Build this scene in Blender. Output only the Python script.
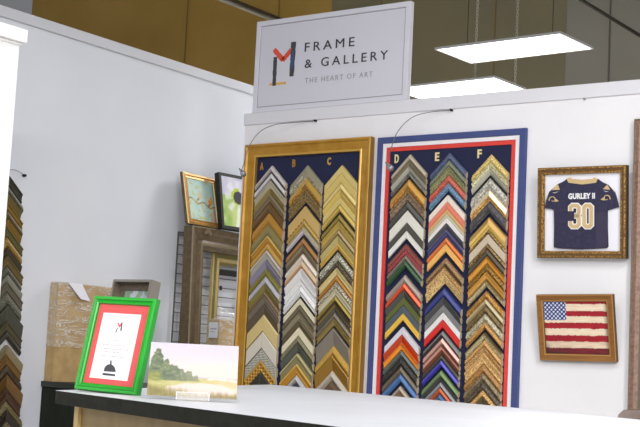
import bpy, math, random
from mathutils import Vector, Matrix
random.seed(7)
for o in list(bpy.data.objects): bpy.data.objects.remove(o)
SC = bpy.context.scene
COL = SC.collection

# ------------------------------------------------------------------ camera
F_PX, PITCH, ROLL, YAW = 1300.0, 0.110817698, 0.0500844306, -0.621717909
EYE = Vector((0, 0, 1.2))
FW = Vector((math.sin(YAW)*math.cos(PITCH), math.cos(YAW)*math.cos(PITCH), math.sin(PITCH)))
_R = Vector((math.cos(YAW), -math.sin(YAW), 0)); _U = _R.cross(FW)
RT = _R*math.cos(ROLL) + _U*math.sin(ROLL)
UP = -_R*math.sin(ROLL) + _U*math.cos(ROLL)
cd = bpy.data.cameras.new('camera'); cam = bpy.data.objects.new('camera', cd); COL.objects.link(cam)
cd.sensor_width = 36; cd.sensor_fit = 'HORIZONTAL'; cd.lens = F_PX*36/640; cd.clip_end = 200
M = Matrix((RT, UP, -FW)).transposed().to_4x4(); M.translation = EYE
cam.matrix_world = M
SC.camera = cam
# ------------------------------------------------------------------ world, lights, exposure
SC.view_settings.view_transform = 'Standard'; SC.view_settings.look = 'None'
SC.view_settings.gamma = 1; SC.view_settings.exposure = 0.36; SC.view_settings.use_curve_mapping = False
w = bpy.data.worlds.new('world'); SC.world = w; w.use_nodes = True
w.node_tree.nodes['Background'].inputs[0].default_value = (0.93, 0.95, 1.0, 1)
w.node_tree.nodes['Background'].inputs[1].default_value = 0.14
LAMPS = [  # x, y, height, watts : the hall's ceiling panels, 1.28 x 0.63 m each
    (-5.22, 10.09, 4.0, 330), (-6.50, 11.37, 4.0, 300), (-3.4, 7.8, 4.0, 80),
    (-2.6, 2.4, 4.0, 26), (-0.4, 3.2, 4.0, 30), (0.9, -1.4, 4.0, 210), (2.6, 1.0, 4.0, 200),
    (1.2, -4.4, 4.0, 300), (4.4, -1.6, 4.0, 300)]
for i, (x, y, z, e) in enumerate(LAMPS):
    ld = bpy.data.lights.new('panel_light', 'AREA'); ld.shape = 'RECTANGLE'; ld.size = 1.2; ld.size_y = .58
    ld.energy = e; ld.color = (1, .988, .985)
    lo = bpy.data.objects.new('panel_light', ld); lo.location = (x, y, z-.012); COL.objects.link(lo)

# ------------------------------------------------------------------ helpers
def lin(c):
    c = c/255.0
    return c/12.92 if c <= .04045 else ((c+.055)/1.055)**2.4
def L3(rgb): return tuple(lin(v) for v in rgb)
def ray(px, py): return FW + RT*((px-320)/F_PX) - UP*((py-213.5)/F_PX)
def onY(px, py, Y): d = ray(px, py); return EYE + d*(Y/d.y)
def onX(px, py, X): d = ray(px, py); return EYE + d*(X/d.x)
def onZ(px, py, Z): d = ray(px, py); return EYE + d*((Z-EYE.z)/d.z)
def pxof(p):
    v = Vector(p)-EYE; return 320+F_PX*v.dot(RT)/v.dot(FW), 213.5-F_PX*v.dot(UP)/v.dot(FW)

MATS = {}
def mat(name, rgb, rough=.6, metal=0.0, style=None, rgb2=None, scale=60, bump=0.0, coat=0.0, spec=.5, alpha=1.0, amount=.5):
    key = (name, rgb, rough, metal, style, rgb2, scale, bump)
    if key in MATS: return MATS[key]
    m = bpy.data.materials.new(name); MATS[key] = m; m.use_nodes = True
    nt = m.node_tree; b = nt.nodes['Principled BSDF']
    b.inputs['Base Color'].default_value = (*L3(rgb), 1)
    b.inputs['Roughness'].default_value = rough; b.inputs['Metallic'].default_value = metal
    b.inputs['Coat Weight'].default_value = coat; b.inputs['Specular IOR Level'].default_value = spec
    b.inputs['Alpha'].default_value = alpha
    if style:
        tc = nt.nodes.new('ShaderNodeTexCoord'); mp = nt.nodes.new('ShaderNodeMapping')
        nt.links.new(tc.outputs['Object'], mp.inputs[0])
        if style == 'noise':
            t = nt.nodes.new('ShaderNodeTexNoise'); t.inputs['Scale'].default_value = scale; t.inputs['Detail'].default_value = 6; out = t.outputs['Fac']
            lo, hi = .35, .65
        elif style == 'grain_x':
            t = nt.nodes.new('ShaderNodeTexNoise'); t.inputs['Scale'].default_value = scale; t.inputs['Detail'].default_value = 5
            mp.inputs['Scale'].default_value = (.06, 1, 1); out = t.outputs['Fac']; lo, hi = .3, .7
        elif style == 'grain_z':
            t = nt.nodes.new('ShaderNodeTexNoise'); t.inputs['Scale'].default_value = scale; t.inputs['Detail'].default_value = 5
            mp.inputs['Scale'].default_value = (1, 1, .06); out = t.outputs['Fac']; lo, hi = .3, .7
        elif style == 'grain_y':
            t = nt.nodes.new('ShaderNodeTexNoise'); t.inputs['Scale'].default_value = scale; t.inputs['Detail'].default_value = 5
            mp.inputs['Scale'].default_value = (1, .06, 1); out = t.outputs['Fac']; lo, hi = .3, .7
        elif style == 'voronoi':
            t = nt.nodes.new('ShaderNodeTexVoronoi'); t.inputs['Scale'].default_value = scale; out = t.outputs['Distance']
            lo, hi = .15, .7
        elif style == 'check':
            mp.inputs['Rotation'].default_value = (0, 0, math.radians(45))
            t = nt.nodes.new('ShaderNodeTexChecker'); t.inputs['Scale'].default_value = scale; out = t.outputs['Fac']; lo, hi = 0, 1
        nt.links.new(mp.outputs[0], t.inputs['Vector'])
        if rgb2:
            r = nt.nodes.new('ShaderNodeValToRGB'); nt.links.new(out, r.inputs[0])
            r.color_ramp.elements[0].position = lo; r.color_ramp.elements[1].position = hi
            r.color_ramp.elements[0].color = (*L3(rgb), 1); r.color_ramp.elements[1].color = (*L3(rgb2), 1)
            nt.links.new(r.outputs[0], b.inputs['Base Color'])
        if bump:
            bn = nt.nodes.new('ShaderNodeBump'); bn.inputs['Strength'].default_value = amount; bn.inputs['Distance'].default_value = bump
            nt.links.new(out, bn.inputs['Height']); nt.links.new(bn.outputs[0], b.inputs['Normal'])
    return m
def vcol_mat(name, rough=.6):
    m = bpy.data.materials.new(name); m.use_nodes = True; nt = m.node_tree
    a = nt.nodes.new('ShaderNodeAttribute'); a.attribute_name = 'paint'
    b = nt.nodes['Principled BSDF']; b.inputs['Roughness'].default_value = rough; b.inputs['Specular IOR Level'].default_value = .3
    nt.links.new(a.outputs['Color'], b.inputs['Base Color']); return m

class MB:
    def __init__(s): s.v = []; s.f = []; s.m = []; s.mats = []
    def mi(s, m):
        if m not in s.mats: s.mats.append(m)
        return s.mats.index(m)
    def face(s, pts, m):
        i = len(s.v); s.v += [tuple(p) for p in pts]; s.f.append(tuple(range(i, i+len(pts)))); s.m.append(s.mi(m))
    def box(s, a, b, m):
        x0, y0, z0 = a; x1, y1, z1 = b
        if x0 > x1: x0, x1 = x1, x0
        if y0 > y1: y0, y1 = y1, y0
        if z0 > z1: z0, z1 = z1, z0
        i = len(s.v)
        s.v += [(x0,y0,z0),(x1,y0,z0),(x1,y1,z0),(x0,y1,z0),(x0,y0,z1),(x1,y0,z1),(x1,y1,z1),(x0,y1,z1)]
        for q in ((0,3,2,1),(4,5,6,7),(0,1,5,4),(1,2,6,5),(2,3,7,6),(3,0,4,7)):
            s.f.append(tuple(i+k for k in q)); s.m.append(s.mi(m))
    def prism(s, poly, n0, n1, m, side=None):   # polygon in local xy, extruded along local z
        side = side or m; i = len(s.v); k = len(poly)
        s.v += [(x, y, n0) for x, y in poly] + [(x, y, n1) for x, y in poly]
        s.f.append(tuple(i+k+j for j in range(k))); s.m.append(s.mi(m))
        s.f.append(tuple(i+j for j in reversed(range(k)))); s.m.append(s.mi(side))
        for j in range(k):
            s.f.append((i+j, i+(j+1) % k, i+k+(j+1) % k, i+k+j)); s.m.append(s.mi(side))
    def ring(s, x0, y0, x1, y1, prof, mats):   # mitred frame, prof = [(inset, height)...]
        i = len(s.v)
        for t, n in prof: s.v += [(x0+t,y0+t,n),(x1-t,y0+t,n),(x1-t,y1-t,n),(x0+t,y1-t,n)]
        for k in range(len(prof)-1):
            mm = mats[min(k, len(mats)-1)] if isinstance(mats, (list, tuple)) else mats
            for j in range(4):
                a = i+4*k+j; b_ = i+4*k+(j+1) % 4
                s.f.append((a, b_, b_+4, a+4)); s.m.append(s.mi(mm))
    def tube(s, pts, r, m, seg=8, cap=True):
        pts = [Vector(p) for p in pts]; i = len(s.v); n = len(pts)
        rr = r if isinstance(r, (list, tuple)) else [r]*n
        prev = None
        for k, p in enumerate(pts):
            d = (pts[min(k+1, n-1)] - pts[max(k-1, 0)]).normalized()
            a = prev if prev is not None else (Vector((0,0,1)) if abs(d.z) < .9 else Vector((1,0,0)))
            u = (a - d*a.dot(d)).normalized(); prev = u; w_ = d.cross(u)
            for j in range(seg):
                t = 2*math.pi*j/seg; q = p + (u*math.cos(t)+w_*math.sin(t))*rr[k]; s.v.append(tuple(q))
        for k in range(n-1):
            for j in range(seg):
                s.f.append((i+k*seg+j, i+k*seg+(j+1) % seg, i+(k+1)*seg+(j+1) % seg, i+(k+1)*seg+j)); s.m.append(s.mi(m))
        if cap:
            s.f.append(tuple(i+j for j in reversed(range(seg)))); s.m.append(s.mi(m))
            s.f.append(tuple(i+(n-1)*seg+j for j in range(seg))); s.m.append(s.mi(m))
    def build(s, name, parent=None, matrix=None, smooth=False, bevel=0, weld=True):
        me = bpy.data.meshes.new(name); me.from_pydata(s.v, [], s.f)
        for m in s.mats: me.materials.append(m)
        me.polygons.foreach_set('material_index', s.m)
        if smooth: me.polygons.foreach_set('use_smooth', [True]*len(s.f))
        me.update()
        o = bpy.data.objects.new(name, me); COL.objects.link(o)
        if parent: o.parent = parent
        if matrix is not None: o.matrix_world = matrix
        if bevel:
            b = o.modifiers.new('bevel', 'BEVEL'); b.width = bevel; b.segments = 2; b.limit_method = 'ANGLE'
        return o
def frame_at(O, yaw=0, tilt=0, roll=0):
    yaw, tilt, roll = map(math.radians, (yaw, tilt, roll))
    wd = Vector((math.cos(yaw), math.sin(yaw), 0)); nb = Vector((-math.sin(yaw), math.cos(yaw), 0))
    up = Vector((0,0,1))*math.cos(tilt) + nb*math.sin(tilt)
    w2 = wd*math.cos(roll)+up*math.sin(roll); u2 = -wd*math.sin(roll)+up*math.cos(roll)
    m = Matrix((w2, u2, w2.cross(u2))).transposed().to_4x4(); m.translation = Vector(O); return m
def tag(o, label, cat, group=None):
    o['label'] = label; o['category'] = cat
    if group: o['group'] = group
    return o
def thing(name, label, cat, matrix, group=None):
    o = bpy.data.objects.new(name, None); COL.objects.link(o); o.empty_display_size = .05
    o.matrix_world = matrix; return tag(o, label, cat, group)
def struct(o): o['kind'] = 'structure'; return o
def kid(mb, name, parent, label=None, **k):
    o = mb.build(name, None, **k); o.parent = parent
    if label: o['label'] = label
    return o
def painting(name, parent, w_, h_, n, fn, nx, ny, thick=.003, x0=0, y0=0, rough=.6, dim=1.0):
    """flat picture: a thin slab whose front is a grid coloured by fn(u, v)"""
    vs, fs, cols = [], [], []
    for j in range(ny+1):
        for i in range(nx+1):
            vs.append((x0+w_*i/nx, y0+h_*j/ny, n)); cols.append((*[max(0, min(1, dim*lin(max(0, min(255, c))))) for c in fn(i/nx, j/ny)], 1))
    for j in range(ny):
        for i in range(nx):
            a = j*(nx+1)+i; fs.append((a, a+1, a+nx+2, a+nx+1))
    b = len(vs)
    for (x, y) in ((x0,y0),(x0+w_,y0),(x0+w_,y0+h_),(x0,y0+h_)):
        vs.append((x, y, n-thick)); cols.append((.7,.68,.62,1))
    for (x, y) in ((x0,y0),(x0+w_,y0),(x0+w_,y0+h_),(x0,y0+h_)):
        vs.append((x, y, n)); cols.append((.7,.68,.62,1))
    fs.append((b+3, b+2, b+1, b))
    for j in range(4): fs.append((b+j, b+(j+1) % 4, b+4+(j+1) % 4, b+4+j))
    me = bpy.data.meshes.new(name); me.from_pydata(vs, [], fs)
    at = me.color_attributes.new('paint', 'FLOAT_COLOR', 'POINT')
    for i, c in enumerate(cols): at.data[i].color = c
    me.materials.append(vcol_mat(name+'_paint', rough)); me.update()
    o = bpy.data.objects.new(name, me); COL.objects.link(o); o.parent = parent; return o
def lettering(name, body, x0, y0, x1, y1, n, th, m, parent, spacing=1.0, bold=0.0):
    cu = bpy.data.curves.new(name, 'FONT'); cu.body = body; cu.space_character = spacing
    cu.extrude = .02; cu.offset = bold; cu.resolution_u = 3
    t = bpy.data.objects.new(name, cu); COL.objects.link(t)
    bpy.context.view_layer.update()
    me = bpy.data.meshes.new_from_object(t.evaluated_get(bpy.context.evaluated_depsgraph_get()))
    bpy.data.objects.remove(t); bpy.data.curves.remove(cu)
    xs = [v.co.x for v in me.vertices]; ys = [v.co.y for v in me.vertices]; zs = [v.co.z for v in me.vertices]
    ax, bx_, ay, by, az, bz = min(xs), max(xs), min(ys), max(ys), min(zs), max(zs)
    for v in me.vertices:
        v.co = (x0+(v.co.x-ax)/(bx_-ax)*(x1-x0), y0+(v.co.y-ay)/(by-ay)*(y1-y0), n+(v.co.z-az)/(bz-az)*th)
    me.materials.clear(); me.materials.append(m)
    par = list(range(len(me.vertices)))
    def find(i):
        while par[i] != i: par[i] = par[par[i]]; i = par[i]
        return i
    for e in me.edges: par[find(e.vertices[0])] = find(e.vertices[1])
    groups = {}
    for p in me.polygons: groups.setdefault(find(p.vertices[0]), []).append(tuple(p.vertices))
    out = None
    for fs in groups.values():
        ids = sorted({i for f in fs for i in f}); mp = {v: k for k, v in enumerate(ids)}
        m2 = bpy.data.meshes.new(name); m2.from_pydata([tuple(me.vertices[i].co) for i in ids], [], [tuple(mp[i] for i in f) for f in fs])
        m2.materials.append(m); m2.update()
        out = bpy.data.objects.new(name, m2); COL.objects.link(out); out.parent = parent
    bpy.data.meshes.remove(me); return out
def h2(x, y):   # value noise for the painted pictures
    def r(i, j): return (math.sin(i*127.1+j*311.7)*43758.5453) % 1
    i, j = math.floor(x), math.floor(y); fx, fy = x-i, y-j; fx = fx*fx*(3-2*fx); fy = fy*fy*(3-2*fy)
    return (r(i,j)*(1-fx)+r(i+1,j)*fx)*(1-fy)+(r(i,j+1)*(1-fx)+r(i+1,j+1)*fx)*fy
def mix(a, b, t): t = max(0, min(1, t)); return tuple(p*(1-t)+q*t for p, q in zip(a, b))

# ------------------------------------------------------------------ materials
WALL = mat('white_wall_paint', (233,232,236), .7, style='noise', rgb2=(238,237,240), scale=3, spec=.3)
LWALL = mat('cool_grey_wall_paint', (216,220,228), .75, style='noise', rgb2=(221,224,231), scale=2, spec=.3)
PILW = mat('bright_white_paint', (250,251,252), .6)
CAPW = mat('white_trim_paint', (222,222,228), .6)
NAVY = mat('navy_felt', (23,28,58), .9, style='noise', rgb2=(27,34,70), scale=400)
RAW = mat('raw_wood_end', (196,178,148), .8)
DARKM = mat('black_metal', (28,28,30), .4, .6)
GOLDL = mat('gold_letter', (200,160,80), .35, .5)
SILV = mat('brushed_silver', (190,192,196), .3, .9)

# ------------------------------------------------------------------ the building
WY = 5.19     # front of the partition
b = MB(); b.box((-16, -6, -.1), (6, 14.4, 0), mat('concrete_floor', (186,183,178), .6, style='noise', rgb2=(196,192,186), scale=4)); struct(b.build('floor'))
b = MB(); b.box((-4.225, WY, 0), (3.0, WY+.12, 2.383), WALL); struct(b.build('wall_back'))
b = MB(); b.box((-4.232, WY-.008, 2.383), (3.0, WY+.128, 2.446), CAPW); struct(b.build('trim_1', bevel=.004))
b = MB(); b.box((-4.97, 3.0, 0), (-4.83, 9.0, 2.749), LWALL); struct(b.build('wall_left'))
b = MB(); b.box((-4.985, 2.985, 2.749), (-4.818, 9.0, 2.803), mat('grey_white_trim', (203,205,211), .6)); struct(b.build('trim_2', bevel=.004))
b = MB(); b.box((-4.12, -1.2, 0), (-3.955, 3.41, 2.375), PILW); struct(b.build('wall_near'))
b = MB(); b.box((-4.135, -1.2, 2.375), (-3.945, 3.418, 2.386), PILW); b.box((-4.15, -1.2, 2.386), (-3.93, 3.43, 2.441), PILW); struct(b.build('trim_3', bevel=.006))
# far warehouse wall, painted concrete: ochre-to-olive split mixes paint with baked-in light, then grey bay
def far_mat(name, a, c, sc):
    m = mat(name, a, .85, style='noise', rgb2=c, scale=sc); return m
b = MB(); b.box((-16, 14, 0), (-10.0, 14.3, 8), far_mat('ochre_concrete_paint_and_light', (184,148,70), (206,166,86), .55)); struct(b.build('wall_far'))
b = MB(); b.box((-10.0, 13.99, 0), (-6.53, 14.3, 8), far_mat('olive_concrete_paint_and_light', (134,127,104), (144,134,102), .8)); struct(b.build('wall_far_middle'))
b = MB(); b.box((-6.53, 13.97, 0), (4, 14.3, 8), far_mat('grey_painted_concrete', (148,145,133), (156,153,142), .7)); struct(b.build('wall_far_grey'))
b = MB()
for x in (-5.98, -4.4): b.box((x-.008, 13.955, 0), (x+.008, 13.97, 8), mat('dark_joint', (112,110,100), .9))
struct(b.build('trim_4'))
b = MB()
for x in (-12.6, -10.9, -9.2, -7.5): b.box((x-.006, 13.98, 0), (x+.006, 13.989, 8), mat('brown_joint', (140,116,64), .9))
struct(b.build('trim_5'))

# pipes running under the roof
b = MB(); b.tube([(-8.96, 6.0, 5.0), (-8.96, 13.97, 5.0)], .022, mat('galvanised_pipe', (150,148,140), .5, .3)); b.tube([(-8.96, 6.0, 5.045), (-8.96, 13.97, 5.045)], .02, mat('brown_pipe', (60,50,34), .7))
tag(b.build('ceiling_conduit', smooth=True), 'grey and brown conduit pair high up, running diagonally above the white sign', 'pipe')
b = MB(); b.tube([(-5.51, 8.0, 5.0), (-5.51, 13.94, 5.0)], .02, mat('dark_pipe', (58,54,46), .6))
tag(b.build('ceiling_pipe', smooth=True), 'dark pipe high up in the right corner of the photo, before the grey wall', 'pipe')

# ------------------------------------------------------------------ LED panels
def led_panel(cx, cy, label, chains, chain_kind):
    t = thing('led_panel_light', label, 'ceiling light', Matrix.Translation((cx, cy, 4.0)) @ Matrix.Rotation(math.radians(-3), 4, 'Z'), 'hanging light panels')
    hx, hy = .628, .306
    fr = MB(); whiteM = mat('light_frame_white', (214,214,216), .5)
    fr.box((-hx, -hy, .004), (hx, hy, .014), whiteM)
    for a, c in (((-hx,-hy,-.006), (hx,-hy+.018,.004)), ((-hx,hy-.018,-.006), (hx,hy,.004)), ((-hx,-hy+.018,-.006), (-hx+.018,hy-.018,.004)), ((hx-.018,-hy+.018,-.006), (hx,hy-.018,.004))):
        fr.box(a, c, whiteM)
    kid(fr, 'housing', t)
    em = bpy.data.materials.get('panel_glow')
    if not em:
        em = bpy.data.materials.new('panel_glow'); em.use_nodes = True
        bb = em.node_tree.nodes['Principled BSDF']; bb.inputs['Emission Color'].default_value = (1, .99, .97, 1); bb.inputs['Emission Strength'].default_value = 3.5
    d = MB(); d.box((-hx+.018, -hy+.018, -.002), (hx-.018, hy-.018, .004), em); kid(d, 'diffuser', t)
    for (x, y) in chains:
        c = MB()
        if chain_kind == 'chain':
            z = .014; k = 0
            cm = mat('chain_steel', (205,203,190), .35, .3)
            while z < 2.2:
                r = .012; pts = []
                for q in range(9):
                    a = 2*math.pi*q/8; dx, dz = math.cos(a)*r, math.sin(a)*.022
                    pts.append((x-cx+(dx if k % 2 == 0 else 0), y-cy+(0 if k % 2 == 0 else dx), z+.022+dz))
                c.tube(pts, .004, cm, 4, False); z += .034; k += 1
            kid(c, 'chain', t)
        else:
            c.tube([(x-cx, y-cy, .014), (x-cx, y-cy, 3.2)], .004, mat('thin_wire', (72,68,52), .5), 5)
            kid(c, 'suspension_wire', t)
led_panel(-5.222, 10.09, 'lit white ceiling panel hung on thin wires, fully in view right of the sign', [(-5.74, 10.15), (-4.87, 10.15)], 'wire')
p1, p2 = onZ(477, 80.5, 4.0), onZ(517, 85.5, 4.0)
led_panel(-6.51, 11.37, 'lit white ceiling panel hung on chains, partly hidden by the sign and wall top', [(p1.x, p1.y), (p2.x-.01, p2.y)], 'chain')
led_panel(-2.6, 2.4, 'white ceiling panel over the counter', [], 'wire')
led_panel(-0.4, 3.2, 'white ceiling panel over the right end of the counter', [], 'wire')
led_panel(0.9, -1.4, 'white ceiling panel behind the camera, right', [], 'wire')
led_panel(2.6, 1.0, 'white ceiling panel far out to the right of the camera', [], 'wire')

led_panel(1.2, -4.4, 'white ceiling panel furthest behind the camera', [], 'wire')
led_panel(4.4, -1.6, 'white ceiling panel furthest to the right of the camera', [], 'wire')
led_panel(-3.4, 7.8, 'white ceiling panel hidden behind the display wall', [], 'wire')

# ------------------------------------------------------------------ sign
SB = 2.446
sy = WY-.002
t = thing('shop_sign', 'white rectangular sign with brush-stroke M logo and grey lettering on the wall top', 'sign', frame_at((-4.182, sy, SB)))
SW, SH = .94, .485
SIGNW = mat('sign_white', (216,216,226), .5); SIGNP = mat('sign_panel_white', (212,212,222), .5)
b = MB(); b.ring(0, 0, SW, SH, [(0,-.03),(0,.0),(.002,.003),(.025,.003),(.027,-.002),(.031,-.002),(.031,-.004)], [CAPW, SIGNW, SIGNW, SIGNW, mat('groove_grey', (150,148,156), .6), SIGNP]); kid(b, 'sign_frame', t)
b = MB(); b.box((.001,.001,-.029), (SW-.001, SH-.001, -.0035), SIGNP); kid(b, 'sign_board', t)
def SP(px, py): p = onY(px, py, sy); return (p.x+4.182, p.z-SB)
TXT = mat('charcoal_ink', (62,60,66), .6); TXT2 = mat('pale_grey_ink', (158,157,164), .6)
a, c = SP(304.4, 51.7), SP(304.6, 42.9); e = SP(353.9, 46.4)
lettering('letter', 'FRAME', a[0], a[1], e[0], c[1], -.004, .003, TXT, t, 1.45, 0)
a, c = SP(304.4, 68.2), SP(304.6, 59.4); e = SP(387.4, 59.6)
lettering('letter', '& GALLERY', a[0], a[1], e[0], c[1], -.004, .003, TXT, t, 1.45, 0)
a, c = SP(304.6, 83.2), SP(304.7, 78.1); e = SP(372.2, 76.2)
lettering('letter', 'THE HEART OF ART', a[0], a[1], e[0], c[1], -.004, .002, TXT2, t, 1.35, .0)
def stroke(pts, wd, m, name, label, parent, f=SP, n0=-.004, n1=-.0015, seed=1):
    rnd = random.Random(seed); P = [Vector(f(*q)) for q in pts]; Lp, Rp = [], []
    N = 14
    for k in range(N+1):
        s = k/N*(len(P)-1); i = min(int(s), len(P)-2); q = P[i].lerp(P[i+1], s-i); d = (P[i+1]-P[i]).normalized(); nn = Vector((-d.y, d.x))
        ww = wd*(.5+.12*(rnd.random()-.5)); Lp.append(tuple(q+nn*ww)); Rp.append(tuple(q-nn*ww*(1+.15*(rnd.random()-.5))))
    b = MB(); b.prism(Lp+Rp[::-1], n0, n1, m); o = kid(b, name, parent); o['label'] = label; return o
BLK = mat('brush_black', (50,51,52), .7, style='grain_z', rgb2=(80,82,84), scale=120)
def pc(x, y): return (260+x/6.1, 30+y/6.1)
stroke([pc(55,332), pc(155,322)], .013, mat('brush_yellow', (222,172,92), .7), 'logo_stroke', 'yellow brush stroke', t, seed=3, n1=-.003)
stroke([pc(92,165), pc(84,340)], .022, BLK, 'logo_stroke', 'black left brush stroke', t, seed=2)
stroke([pc(84,118), pc(138,182)], .026, mat('brush_red', (222,84,62), .7), 'logo_stroke', 'red brush stroke', t, seed=4, n1=-.002)
stroke([pc(136,186), pc(190,118)], .026, mat('brush_red', (222,84,62), .7), 'logo_stroke', 'red brush stroke', t, seed=9, n1=-.002)
stroke([pc(204,72), pc(190,282)], .028, BLK, 'logo_stroke', 'black right brush stroke', t, seed=5)
stroke([pc(200,125), pc(194,235)], .014, mat('brush_blue', (62,84,130), .7), 'logo_stroke', 'blue inner brush stroke', t, seed=6, n1=-.0008)

# ------------------------------------------------------------------ moulding displays on the partition
def front_pt(px, py, Y=WY-.035): return onY(px, py, Y)
gz = .55
GLD = mat('antique_gold', (196,148,58), .38, .35, style='noise', rgb2=(178,128,40), scale=14)
GLI = mat('pale_gold_lip', (214,172,84), .35, .35)
GLS = mat('gold_side', (150,112,48), .5, .2)
gx0, gx1, gz1 = onY(244.9,144,WY-.04).x, onY(370.5,136.6,WY-.04).x, onY(300,141,WY-.04).z
G = thing('moulding_display', 'tall navy display board in a wide gold frame, lettered A B C', 'display board', frame_at((gx0, WY-.001, gz)), 'frame corner display boards')
GW, GH = gx1-gx0, gz1-gz
b = MB(); b.ring(0, 0, GW, GH, [(0,0),(0,.036),(.003,.04),(.012,.04),(.02,.033),(.045,.026),(.055,.024),(.060,.029),(.066,.027),(.068,.01)], [GLS,GLI,GLD,GLD,GLD,GLD,GLI,GLI,GLS]); kid(b, 'gold_frame', G)
b = MB(); b.box((.066,.066,.002), (GW-.066, GH-.066, .011), NAVY); kid(b, 'backing_board', G)
bx0, bx1, bz1 = onY(378.1,138.3,WY-.018).x, onY(526.2,127.8,WY-.018).x, onY(450,133,WY-.018).z
Bd = thing('moulding_display', 'tall navy display board bordered in blue, white and red, lettered D E F', 'display board', frame_at((bx0, WY-.001, gz)), 'frame corner display boards')
BW, BH = bx1-bx0, bz1-gz
BLU = mat('blue_stitched_moulding', (58,70,124), .7, style='check', rgb2=(68,80,132), scale=220)
WHT = mat('white_moulding', (236,232,236), .55); RED = mat('red_moulding', (214,58,50), .5, style='noise', rgb2=(222,70,60), scale=80)
b = MB(); b.ring(0,0,BW,BH, [(0,0),(0,.019),(.002,.021),(.029,.021),(.030,.006)], BLU); kid(b, 'blue_frame', Bd)
b = MB(); b.ring(.0305,.0305,BW-.0305,BH-.0305, [(0,.003),(0,.016),(.001,.017),(.019,.017),(.0195,.006)], WHT); kid(b, 'white_frame', Bd)
b = MB(); b.ring(.0505,.0505,BW-.0505,BH-.0505, [(0,.003),(0,.014),(.001,.015),(.0195,.015),(.020,.006)], RED); kid(b, 'red_frame', Bd)
b = MB(); b.box((.03,.03,.001), (BW-.03, BH-.03, .0105), NAVY); kid(b, 'backing_board', Bd)
def disp_letter(parent, ox, ch, px, py, hpx, m):
    p = onY(px, py, WY-.012); q = onY(px, py+hpx, WY-.012); h = p.z-q.z
    lettering('letter', ch, p.x-ox-h*.27, q.z-gz, p.x-ox+h*.27, p.z-gz, .011, .004, m, parent, 1, .03)
for ch, px, py in (('A', 262.3, 162.5), ('B', 294.5, 159.5), ('C', 329.6, 157.5)): disp_letter(G, gx0, ch, px, py, 7.5, GLD if ch != 'C' else GLI)
CREAM = mat('cream_letter', (232,216,160), .5)
for ch, px, py in (('D', 397.2, 154.5), ('E', 437.6, 152.5), ('F', 480, 149.5)): disp_letter(Bd, bx0, ch, px, py, 8.6, CREAM)

def finish(rgb, st):
    r, g, bl = rgb
    d = tuple(max(0, int(v*.72)) for v in rgb); l = tuple(min(255, int(v*1.13+8)) for v in rgb)
    gold = (r-bl) > 45 and r > 110
    metal = .3 if gold else (.15 if max(rgb) > 90 else 0)
    if st == 'o': return mat('carved_finish', tuple(int(v*.66) for v in rgb), .45, metal, style='noise', rgb2=tuple(min(255, int(v*1.14+8)) for v in rgb), scale=120, bump=.004, amount=.8)
    if st == 'b': return mat('beaded_finish', l, .4, metal, style='voronoi', rgb2=tuple(int(v*.55) for v in rgb), scale=150, bump=.003, amount=.7)
    if st == 'k': return mat('chequered_finish', tuple(int(v*.45) for v in rgb), .5, 0, style='check', rgb2=l, scale=170)
    if st == 'p': return mat('patterned_finish', tuple(int(v*.74) for v in rgb), .5, metal, style='check', rgb2=l, scale=90)
    if st == 'w': return mat('wood_finish', tuple(int(v*.66) for v in rgb), .5, 0, style='noise', rgb2=tuple(min(255, int(v*1.2+8)) for v in rgb), scale=170)
    return mat('smooth_finish', rgb, .33 if gold else .42, metal)
PROFILES = {
    0: [(0, .019), (.10, .024), (.22, .023), (.30, .018), (.72, .015), (.80, .018), (.92, .016), (1, .010)],
    1: [(0, .012), (.12, .018), (.55, .024), (.80, .020), (.86, .014), (1, .012)],
    2: [(0, .023), (.06, .025), (.5, .019), (.85, .013), (1, .011)],
    3: [(0, .015), (.06, .018), (.94, .018), (1, .015)],
}
ORD = ['topmost','second','third','fourth','fifth','sixth','seventh','eighth','ninth','tenth','eleventh','twelfth','thirteenth','fourteenth','fifteenth','sixteenth','seventeenth','eighteenth','nineteenth','twentieth','twenty-first','twenty-second','twenty-third','twenty-fourth','twenty-fifth','twenty-sixth','twenty-seventh','twenty-eighth','twenty-ninth','thirtieth','thirty-first','thirty-second','thirty-third','thirty-fourth','thirty-fifth','thirty-sixth']
def colour_word(rgb):
    r, g, bl = rgb; mx, mn = max(rgb), min(rgb); v = mx
    if mx-mn < 22: return 'white' if v > 222 else 'pale silver' if v > 178 else 'grey' if v > 118 else 'charcoal' if v > 62 else 'black'
    if r >= g >= bl:
        if r > 200 and (r-bl) < 55: return 'cream'
        if r > 190 and g < 100: return 'red'
        if r > 215 and g-bl > 70: return 'pale gold' if g > 180 else 'orange'
        if r > 150 and g > 105 and r-bl > 60: return 'gold' if r < 215 else 'pale gold'
        if r-g > 45: return 'reddish brown' if r < 175 else 'salmon'
        if r-g < 14: return 'olive green'
        return 'brown' if r < 150 else 'tan'
    if g >= r and g >= bl: return 'green' if g-bl > 12 else 'slate grey'
    if bl > r: return 'blue' if bl-r > 40 else ('slate blue' if g < 120 else 'pale lilac')
    return 'pinkish red' if r-g > 60 else 'mauve'
WORDS = {None: '', 'o': 'carved ', 'b': 'beaded ', 'k': 'chequered ', 'p': 'patterned ', 'w': 'grained '}
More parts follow.
